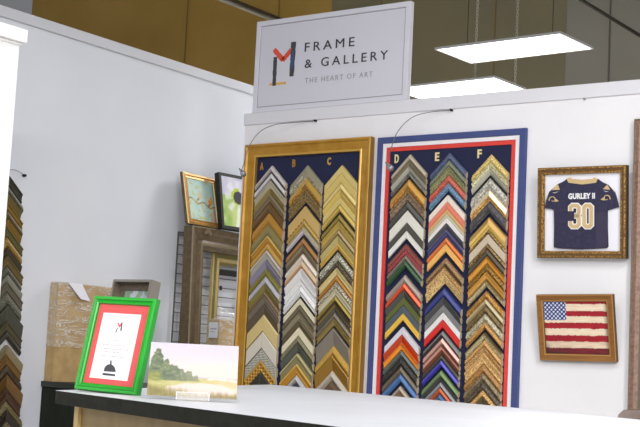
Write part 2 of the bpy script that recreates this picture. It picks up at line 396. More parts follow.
def corner_sample(base, half, thick, rgb, st, lip, prof, label, group, slope=1.0):
    """one mitred corner of picture-frame moulding, peak at the local origin"""
    b = MB(); fm = finish(rgb, st); lm = finish(lip, None) if lip else fm
    P = [(.0008+q*(thick-.0012), n) for q, n in PROFILES[prof]]
    e = .0012; K = len(P)
    wj = half*(1+.015*(random.random()-.5))
    for s in (-1, 1):
        def V(u, q, n): return (s*u, -u*slope-q, n)
        def add(pts, m): b.face(pts if s > 0 else pts[::-1], m)
        u0 = .0003
        for k in range(K-1):
            m = lm if (k < 2 and lip) else fm
            add([V(u0,P[k][0],P[k][1]), V(u0,P[k+1][0],P[k+1][1]), V(wj,P[k+1][0],P[k+1][1]), V(wj,P[k][0],P[k][1])], m)
        q0, qe = P[0][0], P[-1][0]
        add([V(u0,q0,e), V(u0,q0,P[0][1]), V(wj,q0,P[0][1]), V(wj,q0,e)], lm)          # upper edge
        rab = q0+(qe-q0)*.72; nr = min(P[-1][1]*.6, .007)
        add([V(u0,qe,P[-1][1]), V(u0,qe,nr), V(wj,qe,nr), V(wj,qe,P[-1][1])], fm)
        add([V(u0,qe,nr), V(u0,rab,nr), V(wj,rab,nr), V(wj,qe,nr)], RAW)
        add([V(u0,rab,nr), V(u0,rab,e), V(wj,rab,e), V(wj,rab,nr)], RAW)
        add([V(u0,rab,e), V(u0,q0,e), V(wj,q0,e), V(wj,rab,e)], RAW)
        sec = [(q, n) for q, n in P] + [(qe, nr), (rab, nr), (rab, e), (q0, e)]
        add([V(wj,q,n) for q, n in sec], RAW)
        add([V(u0,q,n) for q, n in reversed(sec)], RAW)
    o = b.build('frame_corner_sample', matrix=base); return tag(o, label, 'frame sample', group)
def zrow(x, Y, py):    # height of the point of the vertical line (x, Y) seen at image row py
    lo, hi = .3, 3.2
    for _ in range(40):
        mid = (lo+hi)/2
        if pxof((x, Y, mid))[1] > py: lo = mid
        else: hi = mid
    return (lo+hi)/2
def column(letter, x, Y, half, rows, nb, yaw=0, where='on the display board'):
    """rows: (image row of the peak, colour, style, lip colour, profile) or (row,) for a gap"""
    cnt = 0
    for i, r in enumerate(rows[:-1]):
        if len(r) == 1: continue
        z0, z1 = zrow(x, Y, r[0]), zrow(x, Y, rows[i+1][0])
        rgb = r[1]; st = r[2] if len(r) > 2 else None; lip = r[3] if len(r) > 3 else None; pr = r[4] if len(r) > 4 else (cnt*7+ord(letter)) % 3
        th = z0-z1
        base = frame_at((x, Y, z0), yaw); base.translation = Vector((x, Y, z0)) - (base.to_3x3() @ Vector((0,0,nb)))
        word = WORDS[st]+colour_word(rgb)+(' with '+colour_word(lip)+' edge' if lip and colour_word(lip) != colour_word(rgb) else '')
        if letter == 'L': lab = f'{word} frame corner, {ORD[cnt]} from top on left wall'
        else: lab = f'{word} frame corner, {ORD[cnt]} from top under letter {letter}'
        corner_sample(base, half, th, rgb, st, lip, pr, lab, f'frame corner samples in column {letter}' if letter != 'L' else 'frame corner samples on the left wall')
        cnt += 1
YF = WY-.032
N = None
def colx(px, py): return onY(px, py, YF).x
A_ROWS = [(165.2,(172,163,158),N,(205,198,195),1),(171.8,(28,30,40),N,N,3),(172.6,(214,210,216),N,N,1),(178.8,(60,55,45),N,N,3),(180,(178,170,148),N,N,0),(188.6,(150,132,72),N,N,2),(194,(122,106,78),N,(150,140,115),0),(202,(112,84,48),N,N,1),(212.4,(188,138,58),N,N,1),(224,(146,136,88),N,N,1),
 (235.6,(196,142,58),N,(240,210,130),0),(242.5,(200,160,80),N,N,1),(250.3,(176,170,158),N,(214,210,206),0),(260,(140,134,158),N,N,2),(268,(134,128,64),N,N,1),(276,(190,188,198),N,N,1),(284,(140,130,70),N,N,2),(291,(136,112,84),N,N,1),(296,(128,118,106),N,(140,128,110),0),(303.5,(100,88,72),N,N,2),
 (314.5,(160,124,48),N,(236,214,150),3),(331.5,(104,99,78),N,(226,220,206),3),(348.4,(190,188,176),'k',N,3),(360.2,(204,156,70),'p',(214,170,90),0),(371.7,(150,144,130),'k',(60,58,52),3),(386,)]  # first two rows: pale lip colour paints in the glare on the right legs
B_ROWS = [(164.8,(168,162,136),'o',(150,144,120),1),(177.5,(178,132,56),'o',(200,160,80),1),(189,(136,112,66),'o',N,0),(202,),(205.8,(206,154,94),'p',(214,180,110),3),(219.5,(190,160,84),N,N,1),(225.5,(206,198,208),N,(170,160,130),1),(234.2,(36,32,28),N,N,3),(237.3,(172,126,76),N,N,1),(245.2,(104,90,70),N,(130,118,92),2),(253.5,(228,218,204),N,N,1),(260,(196,152,110),N,(225,200,170),1),(268.5,(234,232,232),N,N,2),(277,(238,237,236),N,(215,214,214),0),
 (285.5,(236,235,236),N,N,1),(293,(240,238,236),N,N,2),(296.3,(34,32,32),N,N,3),(297.8,(234,226,194),N,N,3),(304.5,(122,112,88),N,(95,85,62),1),(311.5,(150,142,118),N,(128,118,92),0),(319,(102,90,68),N,(128,116,92),0),(327,(238,228,196),N,N,3),(335.5,(132,126,98),N,N,1),(343.5,(88,92,84),N,N,2),(351.5,),(353.2,(152,146,104),N,(222,210,160),0),(363.5,(204,150,58),N,(236,196,110),0),(374.5,(164,164,164),N,(190,190,192),1),(383,(70,74,88),N,N,2),(389,)]
C_ROWS = [(164.8,(224,202,128),N,N,3),(173,(222,198,118),N,N,3),(182.5,(226,206,136),N,N,1),(190,(216,190,104),N,N,2),(197,(224,202,126),N,N,3),(204,(206,178,90),N,N,1),(211.5,(40,34,22),N,N,3),(213.5,(148,128,62),N,N,1),(221,(192,166,86),N,N,0),(229.5,(152,128,84),N,(180,160,120),1),(235.5,(194,180,120),N,N,2),(243.5,(206,168,82),N,(228,204,120),0),(249.5,(44,38,26),N,N,3),(251.5,(230,222,196),'b',N,1),(260,(100,88,62),'b',N,1),(267.5,(222,204,146),N,N,0),(275.5,(184,130,56),N,N,1),(281,(214,204,176),'b',N,1),
 (288,(202,194,166),N,N,0),(295.5,(154,134,52),N,N,1),(301.5,(176,134,50),N,(60,56,44),2),(307,(88,85,74),N,N,2),(312.5,(126,116,100),N,N,1),(318.5,(150,130,74),N,N,0),(325.8,(44,40,34),N,N,3),(328,(134,126,114),N,N,2),(345.5,(204,164,76),N,N,1),(355.5,(156,116,44),N,N,2),(370.5,(172,162,146),N,(196,188,174),1),(380,(112,88,66),N,N,1),(392,)]
D_ROWS = [(154,(196,186,164),N,N,1),(160,(126,116,92),N,N,0),(166.4,(186,184,170),N,N,2),(171.5,(118,118,112),'o',N,1),(176.5,),(178.7,(184,130,52),'o',(206,156,74),1),(191,(146,122,98),'o',N,0),(200.8,(74,73,68),N,N,1),(210,(232,230,218),N,N,3),(222.4,(78,75,70),N,N,3),(230.5,(236,234,226),N,N,3),(238,),(243.7,(138,70,60),'w',N,3),(249,(150,58,62),'w',N,3),(254.5,(132,126,114),N,N,1),(260,(56,92,58),N,N,1),(267,),(274.5,(166,152,142),N,N,1),
 (282.5,(226,86,48),N,N,1),(290,(78,80,76),N,N,2),(297,(98,104,52),N,N,3),(304.5,(86,96,106),N,N,3),(312.8,(248,202,84),N,N,3),(320,),(326.7,(222,222,232),N,N,3),(334.5,(206,76,42),N,N,2),(342.4,(240,152,52),N,(226,120,50),0),(349.8,(92,102,98),N,N,1),(356.3,(56,53,46),'b',N,1),(366,(108,98,82),N,N,1),(373.5,(78,118,174),N,N,1),(381.5,),(385.8,(182,168,148),N,N,1),(391.5,(150,120,90),N,N,2),(398,)]
E_ROWS = [(152.4,(78,88,118),'w',N,1),(160,(122,128,108),'w',N,1),(166.5,(134,134,92),'w',N,0),(174.5,(192,94,76),'w',N,1),(182.5,(98,132,162),'w',N,1),(190.5,),(194.5,(240,228,214),N,N,3),(201.6,(236,136,112),N,N,3),(208.5,(226,176,120),N,N,3),(213,(200,196,168),N,N,3),(217,(238,232,228),N,N,3),(223,(84,84,92),N,N,2),(229.7,(66,66,112),N,(110,110,150),0),(237,(232,136,80),N,N,1),(243.5,(246,190,104),N,N,3),(251.5,),(257.5,(150,116,76),'w',N,1),(265,(192,156,102),'w',(90,66,42),0),(273.5,(204,170,112),'w',N,2),
 (283,),(288,(56,66,132),N,N,1),(297,(76,76,76),N,N,2),(304.5,(128,128,128),N,N,3),(311.9,(236,234,232),N,N,3),(319.3,(222,50,45),N,N,3),(327.5,),(330.5,(54,54,54),N,(120,120,118),1),(337.5,(222,174,162),N,N,1),(344.5,(214,164,148),N,(120,70,60),0),(350,(132,82,66),N,N,2),(354.5,(74,70,64),N,N,1),(359.7,(66,62,170),N,(88,86,190),1),(366.5,),(370,(116,142,92),N,N,1),(377,(62,66,66),N,N,2),(381.8,(154,154,160),N,N,1),(387.3,(194,92,52),N,N,1),(393.5,(60,100,144),N,N,1),(401,)]
F_ROWS = [(154,(226,186,112),'w',N,1),(162.5,(210,202,164),'w',N,0),(169,(186,184,168),N,N,2),(175,(24,22,20),N,N,3),(177.3,(192,188,176),'o',N,1),(189,(214,166,96),'o',(232,214,180),1),(200.7,(78,75,78),'o',N,1),(212.5,),(216.6,(236,202,112),N,(190,150,80),1),(229,(188,156,94),'b',N,1),(233.5,(206,190,166),N,N,3),(243.5,(178,146,90),'b',N,1),(249,(88,81,68),N,N,1),(256,(222,162,64),N,(176,120,50),0),(263.5,(174,128,52),'b',N,1),(271.5,(212,160,76),N,N,0),(279.5,(176,160,120),'w',(130,112,72),0),
 (286.5,),(290.6,(184,134,62),'o',N,1),(298.5,(182,168,124),N,(206,196,160),1),(305,(124,104,64),'o',N,1),(313,(192,184,154),'o',N,1),(321.5,(192,142,72),'w',N,1),(328.5,),(332.4,(176,164,122),'w',(130,110,70),0),(339.5,(198,152,92),'w',N,1),(346.5,(190,150,96),'w',N,2),(352.5,(204,164,104),'w',N,0),(364,(164,118,62),'w',N,1),(372.5,(138,122,92),'o',N,1),(381,(104,92,72),'b',N,1),(389.8,(202,158,92),'w',N,1),(397,(96,84,60),N,N,2),(404,)]
ax = colx(271.2,165.2)
column('A', ax, YF, .0965, A_ROWS, .020)
column('B', colx(306.6,164.8), YF, .0955, B_ROWS, .020)
column('C', colx(341.4,164.8), YF, .0965, C_ROWS, .020)
column('D', colx(409.4,154), YF, .0935, D_ROWS, .020)
column('E', colx(449,152.4), YF, .0935, E_ROWS, .020)
column('F', colx(490.5,154), YF, .0905, F_ROWS, .020)
LYc = 4.130
def lean_x(z): return -4.803+(2.0-z)*.104      # the sample board leans against the wall
def zrowx(py):
    lo, hi = .3, 3.2
    for _ in range(40):
        mid = (lo+hi)/2
        if pxof((lean_x(mid), LYc, mid))[1] > py: lo = mid
        else: hi = mid
    return lo
L_ROWS = [(174,(60,56,46)),(185,(94,90,66)),(194,(126,104,44)),(203,(160,124,44)),(210,(112,88,38)),(219,(150,112,36)),(228,(116,104,58)),(237,(172,130,44)),(248,(70,58,34)),(256,(128,106,60)),(266,(98,94,74)),(275,(178,172,154)),(282,(122,112,92)),(292,(104,100,82)),(306,(84,84,68)),(321,(96,86,58)),(331,(58,52,40)),(339,),(345,(176,156,116)),(355,(150,110,58)),(365,(76,56,34)),(375,(142,102,50)),(388,(88,56,34)),(401,(130,112,72)),(411,(60,48,36)),(422,(140,126,96)),(432,)]
cnt = 0
for i, r in enumerate(L_ROWS[:-1]):
    if len(r) == 1: continue
    z0, z1 = zrowx(r[0]), zrowx(L_ROWS[i+1][0])
    base = frame_at((lean_x(z0)-.015, LYc, z0), 90, 5.94)
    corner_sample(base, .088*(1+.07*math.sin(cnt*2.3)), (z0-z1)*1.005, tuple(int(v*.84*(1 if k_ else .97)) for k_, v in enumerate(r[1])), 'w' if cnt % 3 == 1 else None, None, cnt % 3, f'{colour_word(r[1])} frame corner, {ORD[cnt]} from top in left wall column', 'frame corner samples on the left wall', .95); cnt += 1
bb_ = frame_at((lean_x(.02)-.016, LYc, .02), 90, 5.94)
b = MB(); zt = (zrowx(300)-.02)/math.cos(math.radians(5.94)); b.box((-.100, 0, -.012), (.096, zt, 0), mat('white_board', (222,224,228), .6)); b.box((-.095, zt, -.012), (.074, 1.93, -.0005), mat('white_board', (222,224,228), .6)); tag(b.build('sample_board', matrix=bb_), 'narrow white board behind the frame corners, leaning on the left wall', 'board')
nl = onX(24.5, 175.5, -4.82)
t = thing('picture_hook', 'small black hook with a thin wire above the left wall samples', 'hook', Matrix.Translation((-4.83, nl.y, nl.z)))
b = MB(); b.tube([(0,0,0),(.018,0,0)], .007, DARKM, 10); kid(b, 'hook', t)
b = MB(); b.tube([(.012,0,0),(.013,-.03,.012),(.013,-.07,.018),(.013,-.11,.010)], .0012, DARKM, 5); kid(b, 'wire', t)

# ------------------------------------------------------------------ framed jersey
t = thing('framed_jersey', 'small navy football jersey numbered 30 in a square ornate gold frame', 'framed jersey', frame_at((-2.520+.002, WY-.030, 1.683), 0, -4.3, -.6))
JW, JH = .409, .393
JG = mat('ornate_gold', (206,160,78), .4, .35, style='voronoi', rgb2=(110,74,30), scale=130, bump=.004, amount=.8)
JD = mat('dark_gilt', (104,76,40), .5, .2); JS = mat('dark_frame_side', (62,54,46), .6)
b = MB(); b.ring(0,0,JW,JH, [(0,-.022),(0,.004),(.003,.008),(.010,.009),(.012,.006),(.020,.005),(.022,.002),(.029,.001),(.031,-.006)], [JS,JD,JG,JD,JD,JG,JG,JG]); kid(b, 'ornate_frame', t)
b = MB(); b.box((.028,.028,-.014), (JW-.028,JH-.028,-.011), mat('white_mat_board', (238,238,246), .8)); kid(b, 'mat_board', t)
Mi = (frame_at((-2.518, WY-.030, 1.683), 0, -4.3, -.6)).inverted()
def JP(x, y, n=0.0):     # crop of the photo to the jersey's plane
    px, py = 540+x/5.694, 175+y/5.694
    d = Mi.to_3x3() @ ray(px, py); o_ = Mi @ EYE; k = (n-o_.z)/d.z; q = o_+d*k; return (q.x, q.y)
JN = mat('navy_jersey_cloth', (42,40,66), .85, style='noise', rgb2=(52,50,78), scale=60, bump=.003, amount=.4)
JN2 = mat('navy_mesh_panel', (60,54,78), .9); TAN = mat('tan_cloth', (208,180,132), .8); JWH = mat('white_print', (238,238,240), .6)
body = [(150,22),(175,30),(240,38),(302,30),(328,22),(352,40),(385,55),(425,100),(436,135),(447,182),(400,196),(382,200),(382,300),(386,405),(378,416),(230,424),(110,418),(76,412),(78,300),(76,198),(62,194),(25,188),(34,140),(50,95),(98,52),(128,38)]
jb = MB(); jb.prism([JP(*q) for q in body], -.011, -.002, JN); jo = kid(jb, 'jersey', t, bevel=.002)
def jpart(poly, n0, n1, m, name, label):
    pp = [JP(*q) for q in poly]; area = sum(pp[i][0]*pp[(i+1) % len(pp)][1]-pp[(i+1) % len(pp)][0]*pp[i][1] for i in range(len(pp)))
    if area < 0: pp = pp[::-1]
    b = MB(); b.prism(pp, n0, n1, m); o = kid(b, name, jo); o['label'] = label
jpart([(150,20),(172,14),(178,22),(240,27),(300,22),(308,12),(328,22),(318,44),(240,54),(162,44)], -.006, .0005, TAN, 'collar', 'tan collar')
jpart([(100,50),(112,84),(66,86)], -.004, -.0008, TAN, 'shoulder_patch', 'tan triangle'); jpart([(382,54),(398,84),(358,80)], -.004, -.0008, TAN, 'shoulder_patch', 'tan triangle')
jpart([(318,210),(380,215),(382,405),(374,412),(318,418)], -.004, -.0014, JN2, 'side_panel', 'duller mesh side panel')
jpart([(70,98),(82,104),(108,92),(84,100)], -.004, -.0006, JWH, 'swoosh', 'small white tick'); jpart([(362,88),(374,96),(392,92),(376,93)], -.004, -.0006, JWH, 'swoosh', 'small white tick')
def horn(cx, cy, sg):
    pts = []
    for k in range(15):
        a = math.radians(200-k*24); r = 21-k*.95; pts.append(JP(cx+sg*r*math.cos(a), cy-r*math.sin(a)))
    b = MB(); b.tube([(p[0], p[1], -.0012) for p in pts], [.0026*(1-.03*k) for k in range(15)], TAN, 6); kid(b, 'horn_emblem', jo, 'tan curled horn emblem')
    b = MB(); q = [JP(cx+sg*12, cy+14), JP(cx+sg*34, cy+8), JP(cx+sg*16, cy-6)]
    if sg > 0: q = q
    ar = sum(q[i][0]*q[(i+1) % 3][1]-q[(i+1) % 3][0]*q[i][1] for i in range(3))
    b.prism(q if ar > 0 else q[::-1], -.004, -.0008, TAN); kid(b, 'horn_emblem', jo)
horn(72, 140, 1); horn(378, 132, -1)
a, c = JP(160,138), JP(312,101); lettering('letter', 'GURLEY II', a[0], a[1], c[0], c[1], -.002, .0016, JWH, jo, 1.05, .045)
def ribbon(path, wd, n0, n1, m, name, closed=False):
    P = [Vector(JP(*q)) for q in path]; K = len(P); Lf, Rt = [], []
    for i in range(K):
        if closed: a_, b_ = P[i-1], P[(i+1) % K]
        else: a_, b_ = P[max(i-1,0)], P[min(i+1,K-1)]
        d1 = (P[i]-a_).normalized() if (P[i]-a_).length > 0 else (b_-P[i]).normalized()
        d2 = (b_-P[i]).normalized() if (b_-P[i]).length > 0 else d1
        nn = Vector((-(d1+d2).y, (d1+d2).x)).normalized(); k = 1/max(.5, nn.dot(Vector((-d1.y, d1.x))))
        Lf.append(P[i]+nn*wd/2*k); Rt.append(P[i]-nn*wd/2*k)
    b = MB(); R_ = range(K if closed else K-1)
    b.v = [(q.x,q.y,n1) for q in Lf]+[(q.x,q.y,n1) for q in Rt]+[(q.x,q.y,n0) for q in Lf]+[(q.x,q.y,n0) for q in Rt]
    for i in R_:
        j = (i+1) % K
        for f in ((K+i,K+j,j,i),(2*K+i,2*K+j,3*K+j,3*K+i),(i,j,2*K+j,2*K+i),(K+j,K+i,3*K+i,3*K+j)): b.f.append(f); b.m.append(b.mi(m))
    if not closed:
        b.f.append((0,2*K,3*K,K)); b.m.append(b.mi(m)); b.f.append((K-1,2*K-1,4*K-1,3*K-1)); b.m.append(b.mi(m))
    return kid(b, name, jo)
three = [(174,206),(174,184),(184,174),(210,174),(221,184),(221,216),(212,230),(196,232)]
three2 = [(196,232),(212,234),(221,246),(221,282),(210,293),(184,293),(174,282),(174,262)]
zero = [(261,174),(282,174),(292,184),(292,283),(282,293),(261,293),(251,283),(251,184)]
def ext(p, n=4): return p
for pth in (three, three2): ribbon(pth, .0245, -.002, -.0008, JWH, 'number_outline')
ribbon(zero, .0245, -.002, -.0009, JWH, 'number_outline', True)
for pth in (three, three2): ribbon(pth, .0160, -.0012, .0004, TAN, 'number')
ribbon(zero, .0160, -.0012, .0004, TAN, 'number', True)

# ------------------------------------------------------------------ flag painting
t = thing('framed_flag_painting', 'weathered American flag painting in a brown wood frame, below the jersey', 'painting', frame_at((-2.495, WY-.012, 1.241), 0, -10.0, 1.0))
FWd, FH = .350, .284
WF = mat('brown_oak', (150,102,44), .5, style='grain_x', rgb2=(126,82,34), scale=90); WFl = mat('light_oak_edge', (176,128,66), .5); WFs = mat('dark_oak_side', (92,62,34), .6)
b = MB(); b.ring(0,0,FWd,FH, [(0,-.012),(0,.010),(.003,.013),(.022,.009),(.024,.011),(.029,.009),(.031,.001)], [WFs,WFl,WF,WF,WFl,WFs]); kid(b, 'wood_frame', t)
def flag(u, v):
    red, cream, navy = (176,38,50), (242,228,206), (50,64,130)
    y = (1-v)
    edges = [0,.055,.19,.29,.41,.52,.645,.76,.88,1.01]
    yw = y + .014*(h2(u*9+3, y*3)-.5)+.010*(h2(u*60, y*40)-.5)
    k = 0
    while k < 8 and yw > edges[k+1]: k += 1
    lo, hi = edges[k], edges[k+1]; d = min(yw-lo, hi-yw)/(hi-lo)
    st = h2(u*10, y*70)
    if k % 2 == 0: c = mix(red, (120,20,36), .55*st)
    else: c = mix(cream, (222,178,140), .45*st*(1.3-d))
    if k >= 7: c = mix(c, (150,110,80), .30*h2(u*6,y*20))
    if k == 8: c = mix(c, (70,30,40), .35+.3*st)
    if u < .355 and yw < .365:
        c = mix(navy, (40,50,110), st)
        gx, gy = u/.355*5.5, y/.365*4.5
        for jj in (0, 1):
            dx = ((gx+.5*jj) % 1)-.5; dy = ((gy+.5*jj) % 1)-.5
            if dx*dx+dy*dy < .055: c = (218,224,238)
    e = max(0, .07-(1-u))*9 + max(0, .12-v)*5*max(0, .45-u)*3 + max(0, .05-u)*6*(v < .6)
    e += max(0, (.30-v))*max(0, .25-u)*14*h2(u*7, v*7) + max(0, .05-v)*8
    return mix(c, (56,50,44), min(.88, e*(.5+.6*h2(u*14, v*14))))
painting('canvas', t, FWd-.056, FH-.056, .0035, flag, 150, 120, .003, .028, .028, .6)

# ------------------------------------------------------------------ tall frame at the right edge
t = thing('ornate_mirror_frame', 'tall rose-brown ornate frame cut off by the right edge of the photo', 'frame', frame_at((-2.104+.012, WY-.002, .55)))
RB = mat('rose_brown_carved', (158,128,112), .5, .1, style='noise', rgb2=(126,100,84), scale=70, bump=.004, amount=.6)
RE = mat('grey_edge', (118,112,98), .5)
b = MB(); b.ring(0,0,.85,1.722, [(0,0),(0,.022),(.002,.026),(.005,.026),(.007,.022),(.026,.030),(.042,.022),(.048,.012),(.050,.004)], [RE,RE,RE,RB,RB,RB,RE,RE]); kid(b, 'carved_frame', t)
b = MB(); b.box((.048,.048,.001), (.802,1.674,.005), mat('dark_brown_picture', (88,58,36), .5)); kid(b, 'picture_panel', t)

# ------------------------------------------------------------------ clip-on picture lamps on wires
def wire_lamp(pix, offs, label):
    pts = [onY(x, y, WY-o_) for (x, y), o_ in zip(pix, offs)]
    base = pts[0]
    t = thing('picture_lamp', label, 'lamp', Matrix.Translation(base), 'wire-arm picture lamps')
    # smooth path
    P = [p-base for p in pts]; S = []
    for i in range(len(P)-1):
        p0, p1_, p2_, p3 = P[max(i-1,0)], P[i], P[i+1], P[min(i+2,len(P)-1)]
        for k in range(6):
            s = k/6; S.append(.5*((2*p1_)+(p2_-p0)*s+(2*p0-5*p1_+4*p2_-p3)*s*s+(3*p1_-p0-3*p2_+p3)*s**3))
    S.append(P[-1])
    m = MB(); m.tube(S, .0020, mat('thin_steel', (112,114,118), .4, .5), 6); kid(m, 'arm', t, smooth=True)
    k = MB(); k.tube([(0,.006,0),(0,-.010,0)], .0055, DARKM, 10); kid(k, 'wall_knob', t)
    e = P[-1]; hd = Vector((.035, -.01, -.03)).normalized(); s0 = e-hd*.022
    m = MB(); m.tube([s0, s0+hd*.018, s0+hd*.03, s0+hd*.05, s0+hd*.058], [.003,.005,.010,.016,.013], mat('frosted_steel', (170,174,182), .25, .7), 12); kid(m, 'lamp_head', t, smooth=True)
wire_lamp([(315.6,120.8),(303,121.8),(290,122.8),(276,124.5),(264,129),(255,137),(248,149),(243.5,165),(241,171)], [.006,.012,.03,.06,.09,.12,.15,.18,.19], 'thin wire-arm lamp curving down to the gold frame corner')
wire_lamp([(451.7,110.2),(440,111),(428,112.5),(415,116),(404,124),(396,135),(391,149),(388.5,160),(388,165)], [.006,.012,.03,.06,.09,.12,.15,.18,.19], 'thin wire-arm lamp curving down to the blue-bordered board corner')
k = MB(); q = onY(585, 99.3, WY); k.tube([(q.x, WY+.004, q.z), (q.x, WY-.012, q.z)], .005, mat('knob_grey', (150,150,152), .5), 8); tag(k.build('wall_pin'), 'tiny grey pin under the wall cap above the framed jersey', 'pin')

# ------------------------------------------------------------------ bar stool behind the counter
cz = 1.074
t = thing('bar_stool', 'brown leather bar stool with a rounded back, behind the counter at the right', 'stool', Matrix.Translation((-1.648, 4.78, 0)))
LE = mat('taupe_leather', (150,136,132), .35, 0, style='noise', rgb2=(128,112,106), scale=18); LT = mat('dark_leather_piping', (92,76,44), .5)
def slab(cx, cy, wd, dp, z0, z1, r, m):
    b = MB(); pts = []
    for sx, sy, a0 in ((1,1,0),(-1,1,90),(-1,-1,180),(1,-1,270)):
        for k in range(5):
            a = math.radians(a0+k*22.5); pts.append((cx+sx*(wd/2-r)+r*math.cos(a), cy+sy*(dp/2-r)+r*math.sin(a)))
    b.prism(pts, z0, z1, m); return b
kid(slab(0,.05,.42,.42,.70,.78,.09,LE), 'seat', t, bevel=.015)
bk = MB(); out = [(-.25,.80),(-.25,1.03),(-.243,1.05),(-.225,1.066),(-.20,1.072),(0,1.076),(.20,1.072),(.225,1.066),(.243,1.05),(.25,1.03),(.25,.80)]
N_ = len(out)
i0 = len(bk.v)
bk.v += [(x, -.20-.03*(1-(x/.25)**2), z) for x, z in out]+[(x, -.15-.03*(1-(x/.25)**2), z) for x, z in out]
for j in range(N_): bk.f.append((j, (j+1) % N_, N_+(j+1) % N_, N_+j)); bk.m.append(bk.mi(LT if 1 <= j <= 8 else LE))
bk.f.append(tuple(range(N_))[::-1]); bk.m.append(bk.mi(LE)); bk.f.append(tuple(range(N_, 2*N_))); bk.m.append(bk.mi(LE))
kid(bk, 'backrest', t, bevel=.008)
for sx in (-1, 1):
    b = MB(); b.box((sx*.19-.015, -.19, .70), (sx*.19+.015, -.16, .85), DARKM); kid(b, 'back_bracket', t)
    for sy in (-1, 1):
        b = MB(); b.tube([(sx*.17, .05+sy*.17, .70), (sx*.22, .05+sy*.22, 0.0)], [.018, .013], mat('dark_walnut', (70,48,34), .5), 10); kid(b, 'leg', t)
b = MB(); b.tube([(.2,-.15,.25),(.2,.25,.25),(-.2,.25,.25),(-.2,-.15,.25),(.2,-.15,.25)], .008, DARKM, 8); kid(b, 'footrest', t)

# ------------------------------------------------------------------ counter
P1, P2 = Vector((-2.166, 2.047)), Vector((-2.804, 3.669))
P3 = P2+(Vector((-1.106,2.806))-P2)*1.42; P4 = P1+Vector((.927,-.371))*2.0
ct = thing('service_counter', 'long counter with white top and chipped dark green-black edge', 'counter', Matrix.Identity(4))
CW = mat('white_laminate', (178,181,187), .4, style='noise', rgb2=(184,187,193), scale=5, spec=.4)
CE = mat('chipped_dark_edge', (15,16,11), .8, style='noise', rgb2=(25,26,18), scale=40, bump=.003, spec=.2)
nt = CE.node_tree; rp = [n for n in nt.nodes if n.type == 'VALTORGB'][0]
e_ = rp.color_ramp.elements.new(.76); e_.color = (*L3((30,30,22)),1); e_ = rp.color_ramp.elements.new(.79); e_.color = (*L3((176,160,130)),1)
poly = [(P1.x,P1.y),(P4.x,P4.y),(P3.x,P3.y),(P2.x,P2.y)]
b = MB(); b.prism(poly, 1.0995, 1.1, CW); kid(b, 'white_top', ct)
b = MB(); b.prism(poly, 1.071, 1.0994, CE, CE); kid(b, 'counter_edge', ct)
cen = Vector((sum(p[0] for p in poly)/4, sum(p[1] for p in poly)/4))
WD = mat('tan_wood_panel', (128,106,58), .6, style='grain_z', rgb2=(112,92,48), scale=30); WDl = mat('light_wood_post', (176,150,98), .6)
fd = Vector((.927,-.371)).normalized(); nin = Vector((.371,.927)).normalized()
pa = P1+fd*.075+nin*.03; pb = P4-fd*.05+nin*.03; pc_ = P3+Vector((-.08,-.10)); pd = P2+Vector((.12,-.14))
b = MB(); b.prism([(q.x,q.y) for q in (pa,pb,pc_,pd)], 0.0, 1.0705, WD); kid(b, 'counter_body', ct)
q0 = P1+fd*.062+nin*.022; q1 = q0+fd*.022
b = MB(); b.prism([(q.x,q.y) for q in (q0,q1,q1+nin*.04,q0+nin*.04)], 0, 1.0705, WDl); kid(b, 'corner_post', ct)

# ------------------------------------------------------------------ green framed notice on the counter
GM = frame_at((-2.143, 2.081, 1.1045), 2.2, 11.1, -1.3)
t = thing('green_photo_frame', 'bright green picture frame with red mat and white card, standing on the counter', 'picture frame', GM)
GR = mat('bright_green_lacquer', (10,160,30), .3, coat=.3); GRd = mat('deep_green_lacquer', (8,128,26), .35)
gw, gh = .184, .216
b = MB(); b.ring(0,0,gw,gh, [(0,-.014),(0,.0),(.002,.003),(.007,.003),(.009,.0005),(.013,.002),(.016,.0),(.0175,-.004)], [GRd,GR,GR,GRd,GR,GR,GRd]); kid(b, 'frame', t)
b = MB(); b.box((.016,.016,-.006),(gw-.016,gh-.016,-.0045), mat('coral_red_mat', (214,88,88), .8)); kid(b, 'mat_board', t)
Gi = GM.inverted()
def GP(px, py, n=-.004):
    d = Gi.to_3x3() @ ray(px, py); o_ = Gi @ EYE; k = (n-o_.z)/d.z; q = o_+d*k; return (q.x, q.y)
def g2(x, y): return GP(70+x/3.716, 290+y/3.716)
card = [g2(*q) for q in ((73,325),(212,338),(265,93),(125,83))]
cm = MB(); cx0 = sum(c_[0] for c_ in (card[0],card[3]))/2; cx1 = sum(c_[0] for c_ in (card[1],card[2]))/2; cy0 = (card[0][1]+card[1][1])/2; cy1 = (card[2][1]+card[3][1])/2
cm.box((cx0,cy0,-.0046),(cx1,cy1,-.0038), mat('white_card', (244,238,242), .8)); co = kid(cm, 'card', t)
INK = mat('dark_grey_ink', (70,70,74), .8); PINK = mat('grey_ink', (176,170,178), .8)
def cpoly(pts, m, name, label=None, n1=-.0034):
    pp = [g2(*q) for q in pts]; ar = sum(pp[i][0]*pp[(i+1) % len(pp)][1]-pp[(i+1) % len(pp)][0]*pp[i][1] for i in range(len(pp)))
    b = MB(); b.prism(pp if ar > 0 else pp[::-1], -.0040, n1, m); o = kid(b, name, co)
    if label: o['label'] = label
bx, by = 148, 300
dome = [(bx-22, by+2)]+[(bx-22*math.cos(math.radians(a)), by+2-26*math.sin(math.radians(a))) for a in range(15, 180, 15)]+[(bx+22, by+5)]
cpoly(dome, INK, 'bell_icon', 'dark service bell icon'); cpoly([(122,308),(168,313),(168,321),(121,316)], INK, 'bell_icon'); cpoly([(150,262),(155,262),(155,280),(149,280)], INK, 'bell_icon')
cpoly([(176,140),(180,138),(172,158),(168,158)], INK, 'logo_stroke'); cpoly([(191,122),(196,120),(192,152),(187,152)], INK, 'logo_stroke')
